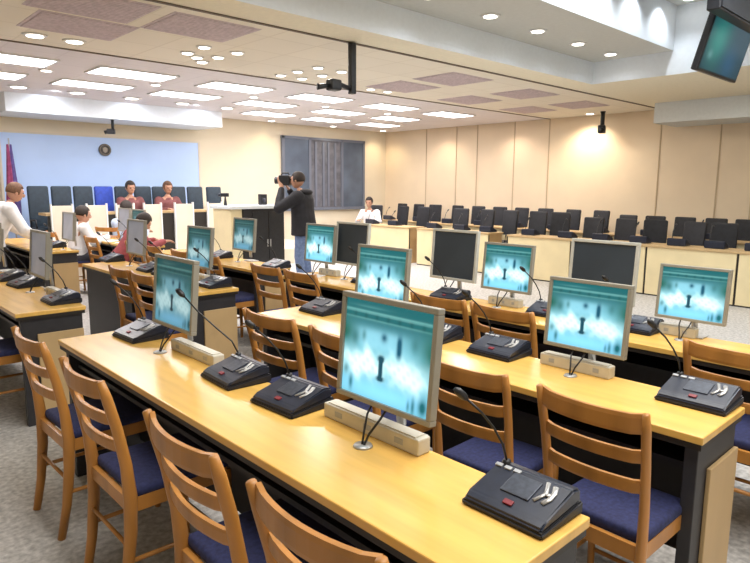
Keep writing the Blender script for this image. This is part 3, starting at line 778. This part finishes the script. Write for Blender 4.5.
def person(label, loc, rz, pose, top, bottom, hair, hair_long=False):
    """local: x right, y forward, z up. pose gives pelvis, chest, head, elbows, wrists, knees, ankles."""
    t = thing('person', label, 'person', loc, rz)
    pf = pose.get('puff', 0)
    P = {k: Vector(v) for k, v in pose.items() if isinstance(v, tuple)}
    pel, chest, hd = P['pelvis'], P['chest'], P['head']
    neck = chest+(hd-chest)*.5
    sh = {s: chest+Vector((s*.17, 0, .03)) for s in (-1, 1)}
    N = {'pel': (pel, (.14, .10)), 'waist': (pel.lerp(chest, .45), (.125, .09)), 'chest': (chest, (.145, .10)), 'neck0': (chest.lerp(hd, .35), .055), 'neck': (chest.lerp(hd, .62), .052)}
    E = [('pel', 'waist'), ('waist', 'chest'), ('chest', 'neck0'), ('neck0', 'neck')]
    for s, n in ((-1, 'L'), (1, 'R')):
        el, wr = P['elbow'+n], P['wrist'+n]; kn, an = P['knee'+n], P['ankle'+n]
        N['sh'+n] = (sh[s], .06); N['el'+n] = (el, .041); N['mfa'+n] = (el.lerp(wr, .4), .038); N['wr'+n] = (wr, .026)
        E += [('chest', 'sh'+n), ('sh'+n, 'el'+n), ('el'+n, 'mfa'+n), ('mfa'+n, 'wr'+n)]
        d = (wr-el).normalized(); hdv = Vector(P.get('hand'+n, d)).normalized()
        palm = wr+hdv*.07; N['pa'+n] = (palm, (.036, .017)); E.append(('wr'+n, 'pa'+n))
        side = hdv.cross(Vector((0, 0, 1))); side = (side if side.length > .1 else Vector((1, 0, 0))).normalized()
        curl = Vector((0, 0, -1)) if pose.get('curl_down', True) else Vector((0, 0, 1))
        for f in range(4):
            off = side*(f-1.5)*.020
            L = (.065, .075, .07, .055)[f]
            a = palm+off*.8+hdv*.02; b2 = a+hdv*L*.55+off*.15+curl*.012; c2 = b2+hdv*L*.4+curl*.028
            N[f'f{f}a{n}'] = (a, .0105); N[f'f{f}b{n}'] = (b2, .0095); N[f'f{f}c{n}'] = (c2, .008)
            E += [('pa'+n, f'f{f}a{n}'), (f'f{f}a{n}', f'f{f}b{n}'), (f'f{f}b{n}', f'f{f}c{n}')]
        th = wr+hdv*.03-side*s*.03; th2 = th+hdv*.035-side*s*.02+curl*.015
        N['t1'+n] = (th, .012); N['t2'+n] = (th2, .009); E += [('wr'+n, 't1'+n), ('t1'+n, 't2'+n)]
        hip = pel+Vector((s*.09, 0, -.04))
        N['hip'+n] = (hip, .088); N['mth'+n] = (hip.lerp(kn, .5), .075); N['kn'+n] = (kn, .054); N['calf'+n] = (kn.lerp(an, .35), .052); N['an'+n] = (an, .036)
        toe = an+Vector((s*.02, .15, -.045)); N['toe'+n] = (toe, (.036, .022))
        E += [('pel', 'hip'+n), ('hip'+n, 'mth'+n), ('mth'+n, 'kn'+n), ('kn'+n, 'calf'+n), ('calf'+n, 'an'+n), ('an'+n, 'toe'+n)]
    nod, turn = pose.get('nod', 0), pose.get('turn', 0)
    R = Matrix.Rotation(turn, 3, 'Z') @ Matrix.Rotation(-nod, 3, 'X')
    def hfun(bm):
        ball(bm, hd, .095, (.80, 1.0, 1.08), R)
        ball(bm, hd+R @ Vector((0, .025, -.055)), .062, (.85, 1.0, 1.0), R)          # jaw
        ball(bm, hd+R @ Vector((0, .102, -.018)), .020, (.75, 1.0, 1.35), R, 10)       # nose
        ball(bm, hd+R @ Vector((0, .082, -.062)), .019, (1.35, .6, .6), R, 10)           # lips
        ball(bm, hd+R @ Vector((0, .078, .030)), .03, (1.9, .6, .45), R, 10)           # brow
        for s in (-1, 1): ball(bm, hd+R @ Vector((s*.078, -.002, -.010)), .026, (.4, .75, 1.15), R, 10)
    body = skin_mesh(N, E, 'body', M['skin'], t, head=hfun, sub=1, remesh=.0075)
    # eyes
    b = MB()
    for s in (-1, 1): ball(b.bm, hd+R @ Vector((s*.031, .082, .008)), .012, (1.2, .7, .8), R, 10)
    b.build('eyes', M['eye'], body, smooth=True)
    # hair cap
    b = MB(); ball(b.bm, hd+R @ Vector((0, -.012, .022)), .104, (.86, 1.0, 1.04), R, 24)
    kill = []
    Ri = R.transposed()
    for v in b.bm.verts:
        q = Ri @ (v.co-hd)
        if q.y > .045 and q.z < .055: kill.append(v)
        elif q.z < (-.03 if not hair_long else -.075): kill.append(v)
    bmesh.ops.delete(b.bm, geom=kill, context='VERTS')
    hm = b.build('hair', hair, t, smooth=True); sd = hm.modifiers.new('thick', 'SOLIDIFY'); sd.thickness = .014; sd.offset = -1
    # clothes: lofted sleeves, torso and legs fused into one cloth surface each
    def fuse(parts, name, m, vox=.012):
        b = MB()
        for pts, rr in parts:
            if pts is parts[0][0]: b.tube(pts, rr, 18, up=(0, 1, 0))
            else:
                for q in range(len(pts)-1): b.tube(pts[q:q+2], rr[q:q+2], 16, up=(0, 1, 0))
            for q, rad in zip(pts, rr):
                ra = min(rad) if isinstance(rad, tuple) else rad
                if pts is not parts[0][0]: ball(b.bm, q, ra*1.04, seg=14)
        bmesh.ops.recalc_face_normals(b.bm, faces=b.bm.faces)
        me = bpy.data.meshes.new(name); b.bm.to_mesh(me); b.bm.free()
        o2 = bpy.data.objects.new('tmp', me); COL.objects.link(o2)
        rm = o2.modifiers.new('r', 'REMESH'); rm.mode = 'VOXEL'; rm.voxel_size = vox; rm.use_smooth_shade = True
        sm = o2.modifiers.new('m', 'SMOOTH'); sm.iterations = 5; sm.factor = .6
        dg = bpy.context.evaluated_depsgraph_get(); nm = bpy.data.meshes.new_from_object(o2.evaluated_get(dg)); bpy.data.objects.remove(o2)
        nm.materials.clear(); nm.materials.append(m)
        for p in nm.polygons: p.use_smooth = True
        o = bpy.data.objects.new(name, nm); COL.objects.link(o); o.parent = t
    def V(a, c2, k): return a.lerp(c2, k)
    stand_up = pose.get('standing')
    dn = (pel-chest).normalized()
    tor = [V(chest, hd, .36), V(chest, hd, .20), chest+Vector((0, 0, .045)), chest, V(chest, pel, .5), pel]
    rad = [(.062, .062), (.085+pf*.5, .075+pf*.4), (.155+pf, .105+pf*.7), (.175+pf, .125+pf), (.160+pf, .122+pf), (.172+pf, .138+pf)]
    if stand_up: tor += [pel+Vector((0, 0, -.13))]; rad += [(.178+pf, .142+pf)]
    parts = [(tor, rad)]
    for s, n in ((-1, 'L'), (1, 'R')):
        e, w_ = P['elbow'+n], P['wrist'+n]
        parts.append(([sh[s]+Vector((-s*.03, 0, -.01)), sh[s], V(sh[s], e, .5), e, V(e, w_, .45), V(e, w_, .92)], [.078+pf*.5, .080+pf*.5, .066+pf*.4, .062+pf*.3, .054+pf*.25, .040+pf*.15]))
    fuse(parts, 'jacket' if top in (M['jacket'], M['maroon']) else 'shirt', top)
    parts = [([pel+Vector((0, 0, .03)), pel+Vector((0, 0, -.03)), pel+Vector((0, 0, -.09))], [(.135, .11), (.155, .125), (.145, .115)])]
    for s, n in ((-1, 'L'), (1, 'R')):
        hip, kn, an = N['hip'+n][0], P['knee'+n], P['ankle'+n]
        parts.append(([hip, V(hip, kn, .5), kn, V(kn, an, .4), V(kn, an, .96)], [.098, .085, .068, .065, .058]))
    fuse(parts, 'trousers', bottom)
    for s, n in ((-1, 'L'), (1, 'R')):
        an = P['ankle'+n]; b = MB()
        ball(b.bm, an+Vector((s*.012, .07, -.045)), .05, (.95, 2.6, .78), None, 16); 
        for v in b.bm.verts: v.co.z = max(v.co.z, an.z-.078)
        b.build('shoe', M['shoe'], t, smooth=True)
    return t

# standing cameraman, faces picture left
stand = dict(pelvis=(0, 0, .93), chest=(0, .03, 1.33), head=(0, .09, 1.61),
             elbowL=(-.29, .26, 1.20), wristL=(-.09, .30, 1.49), elbowR=(.30, .16, 1.18), wristR=(.12, .27, 1.47),
             kneeL=(-.11, .04, .49), ankleL=(-.12, -.01, .08), kneeR=(.10, .02, .49), ankleR=(.11, -.03, .08),
             handL=(.35, .35, .8), handR=(-.2, .5, .8), nod=.05, curl_down=False, standing=True, puff=.042)
rz_man = math.atan2(.683, -.73)-PI/2 - .25
man = person('standing cameraman in black jacket and blue jeans filming to the left', (5.55, 7.48, 0), rz_man, stand, M['jacket'], M['jeans'], M['hair'])
hood = MB(); ball(hood.bm, (0, -.035, 1.435), .10, (1.35, .95, .50), None, 18); hood.build('hood', M['jacket'], man, smooth=True)
man.scale = (1.04, 1.04, 1.01)
# his camera on the shoulder / before the face
Rm = Matrix.Rotation(rz_man, 3, 'Z')
base = Vector((5.55, 7.48, 0))+Rm @ Vector((.0, .285, 1.62))
t = thing('video_camera', 'black video camera held to the face of the cameraman', 'camera', base, rz_man)
MB().box((-.06, -.08, -.075), (.06, .09, .075), bev=.012).build('camera_body', M['black'], t)
MB().cyl((0, .09, 0), .048, .07, 20, 'y', r2=.056).build('lens', M['black'], t)
MB().tube([(0, -.06, .07), (0, -.05, .11), (0, .05, .11), (0, .07, .07)], .011, 8).build('top_handle', M['black'], t)
MB().box((-.03, -.11, .0), (.03, -.075, .05), bev=.008).build('viewfinder', M['black'], t)
MB().box((.055, -.05, -.05), (.10, .06, .05), bev=.01).build('battery', M['unit'], t)

def sit(lean=.1, head_drop=0, arms='desk', nod=.2):
    c = (0, .02+lean, .92-lean*.3)
    return dict(pelvis=(0, 0, .54), chest=c, head=(0, lean*1.45+.05, 1.20-lean*.55-head_drop),
                elbowL=(-.26, .12+lean, .74), wristL=(-.14, .36+lean, .80), elbowR=(.26, .12+lean, .74), wristR=(.14, .36+lean, .80),
                kneeL=(-.12, .42, .50), ankleL=(-.13, .40, .08), kneeR=(.12, .42, .50), ankleR=(.13, .40, .08), nod=nod,
                handL=(.2, 1, 0), handR=(-.2, 1, 0))
FX = -PI/2   # facing +X
lean_pose = dict(pelvis=(0, -.02, .88), chest=(0, .18, 1.20), head=(0, .30, 1.44), elbowL=(-.25, .30, .98), wristL=(-.16, .50, .84), elbowR=(.25, .30, .98), wristR=(.16, .50, .84),
                 kneeL=(-.11, .06, .48), ankleL=(-.12, -.01, .08), kneeR=(.11, .06, .48), ankleR=(.12, -.01, .08), nod=.3, handL=(.1, 1, -.1), handR=(-.1, 1, -.1), standing=True, puff=.02)
seated = [
 ('man in white shirt leaning over the far left desk', (1.78, 8.95, 0), FX, lean_pose, 'white_shirt', 'dark_cloth', 'hair_b'),
 ('person in white shirt with dark hair seated left of a pale monitor', (2.86, 9.25, 0), FX, sit(.05, .05), 'white_shirt', 'dark_cloth', 'hair'),
 ('person in dark red top bent over the far desk', (2.98, 8.05, 0), FX, sit(.22, .02, nod=.7), 'red_shirt', 'dark_cloth', 'hair'),
 ('person in pale blue shirt seated before the blue backdrop', (3.74, 9.82, .0), FX+.5, sit(.05), 'pale_shirt', 'dark_cloth', 'hair'),
 ('person in brown maroon jacket on the platform left of the dark chair', (4.50, 11.40, .3), PI, sit(.02), 'maroon', 'dark_cloth', 'hair'),
 ('person in maroon seated on the platform second from left', (5.21, 11.40, .3), PI, sit(.02), 'maroon', 'dark_cloth', 'hair_b'),
 ('person in white shirt seated among black chairs right of the cameraman', (9.75, 10.55, 0), PI/2+.5, sit(.05), 'white_shirt', 'dark_cloth', 'hair'),
]
for lb, loc, rz, ps, a, c, hh in seated: person(lb, loc, rz, ps, M[a], M[c], M[hh])
# seats under the seated people
put_chair(1.55, 9.6, .3, 'wooden chair behind the man in white shirt', 'chairs by the far people')
put_chair(2.80, 9.25, 0, 'wooden chair under the person left of the pale monitor', 'chairs under seated people')
put_chair(2.92, 8.05, 0, 'wooden chair under the bent person in dark red', 'chairs under seated people')
put_chair(3.68, 9.82, .5, 'wooden chair under the person in pale blue shirt', 'chairs under seated people')
dup(hc['k'], (4.50, 11.4, .3), 0, 'dark high-back chair under the person in brown maroon jacket', 'high-back chairs on the platform')
dup(hc['k'], (5.21, 11.4, .3), 0, 'dark high-back chair under the second seated maroon person', 'high-back chairs on the platform')
put_black(9.80, 10.55, .5, 'black office chair under the person in white shirt', 'black chairs of the front far row')

# ------------------------------------------------------------------ light
area((2.5, .6, ZI-.03), 4.0, 3.2, 190, (1, .97, .92))  # unseen fill light added above the near desks
area((-1.2, 3.0, ZI-.55-.02), 1.2, .5, 40, (1, .97, .92)) if False else None
for x, y, p in ((1.2, 6.2, 16), (4.6, 5.9, 22), (7.8, 6.2, 30), (10.4, 6.3, 22), (9.8, 3.0, 12)): area((x, y, H-.015), .3, .3, p, (1, .93, .82))
for x in (5.0, 5.75, 6.5, 7.25, 8.0): spot((x, YI-.16, ZI-.02), 26, (.9, .96, 1), 120)
for x in (4.6, 5.5, 6.4, 7.25, 8.1): spot((x, 4.1, H+.28), 9, (.95, .97, 1), 150)
spot((11.7, 6.4, H-.03), 95, (1, .82, .62), 140); spot((11.6, 8.2, H-.03), 34, (1, .76, .62), 130); spot((11.6, 10.2, H-.03), 34, (1, .76, .58), 130)
area((6.2, 1.6, ZI-.03), 1.0, 1.0, 60, (.93, .97, 1))  # extra light added to brighten the white cove faces
spot((11.6, 12.1, H-.03), 30, (1, .80, .5), 130); spot((8.1, 12.15, H-.03), 13, (1, .78, .40), 125); spot((9.9, 12.15, H-.03), 12, (1, .85, .6), 125)
for x in (3.2, 4.6, 6.0): spot((x, 11.1, H-.03), 12, (.8, .88, 1), 140, rot=(math.radians(35), 0, 0))
for x in (3.2, 4.4, 5.6): spot((x, 10.75, H-.03), 4, (.85, .9, 1), 150, rot=(math.radians(75), 0, 0))

w = bpy.data.worlds.new('World'); S.world = w; w.use_nodes = True
w.node_tree.nodes['Background'].inputs[0].default_value = (.9, .93, 1, 1); w.node_tree.nodes['Background'].inputs[1].default_value = .3

# ------------------------------------------------------------------ camera
cx, cy = 375, 281.5
a = (-209-cx, 182-cy); c = (1040-cx, 190-cy)
f = math.sqrt(-(a[0]*c[0]+a[1]*c[1]))
v = Vector((a[0], -a[1], -f)).normalized(); u = Vector((c[0], -c[1], -f)).normalized(); ww = u.cross(v)
Mx = Matrix((u, v, ww)).to_4x4(); Mx.translation = Vector((0, 0, 1.55))
cd = bpy.data.cameras.new('camera'); co = bpy.data.objects.new('camera', cd); COL.objects.link(co)
co.matrix_world = Mx; cd.sensor_width = 36; cd.sensor_fit = 'HORIZONTAL'; cd.lens = f/750*36; cd.clip_start = .05
S.camera = co
S.view_settings.view_transform = 'Standard'; S.view_settings.look = 'None'; S.view_settings.exposure = .28
S.cycles.max_bounces = 6; S.cycles.diffuse_bounces = 4; S.cycles.sample_clamp_indirect = 4
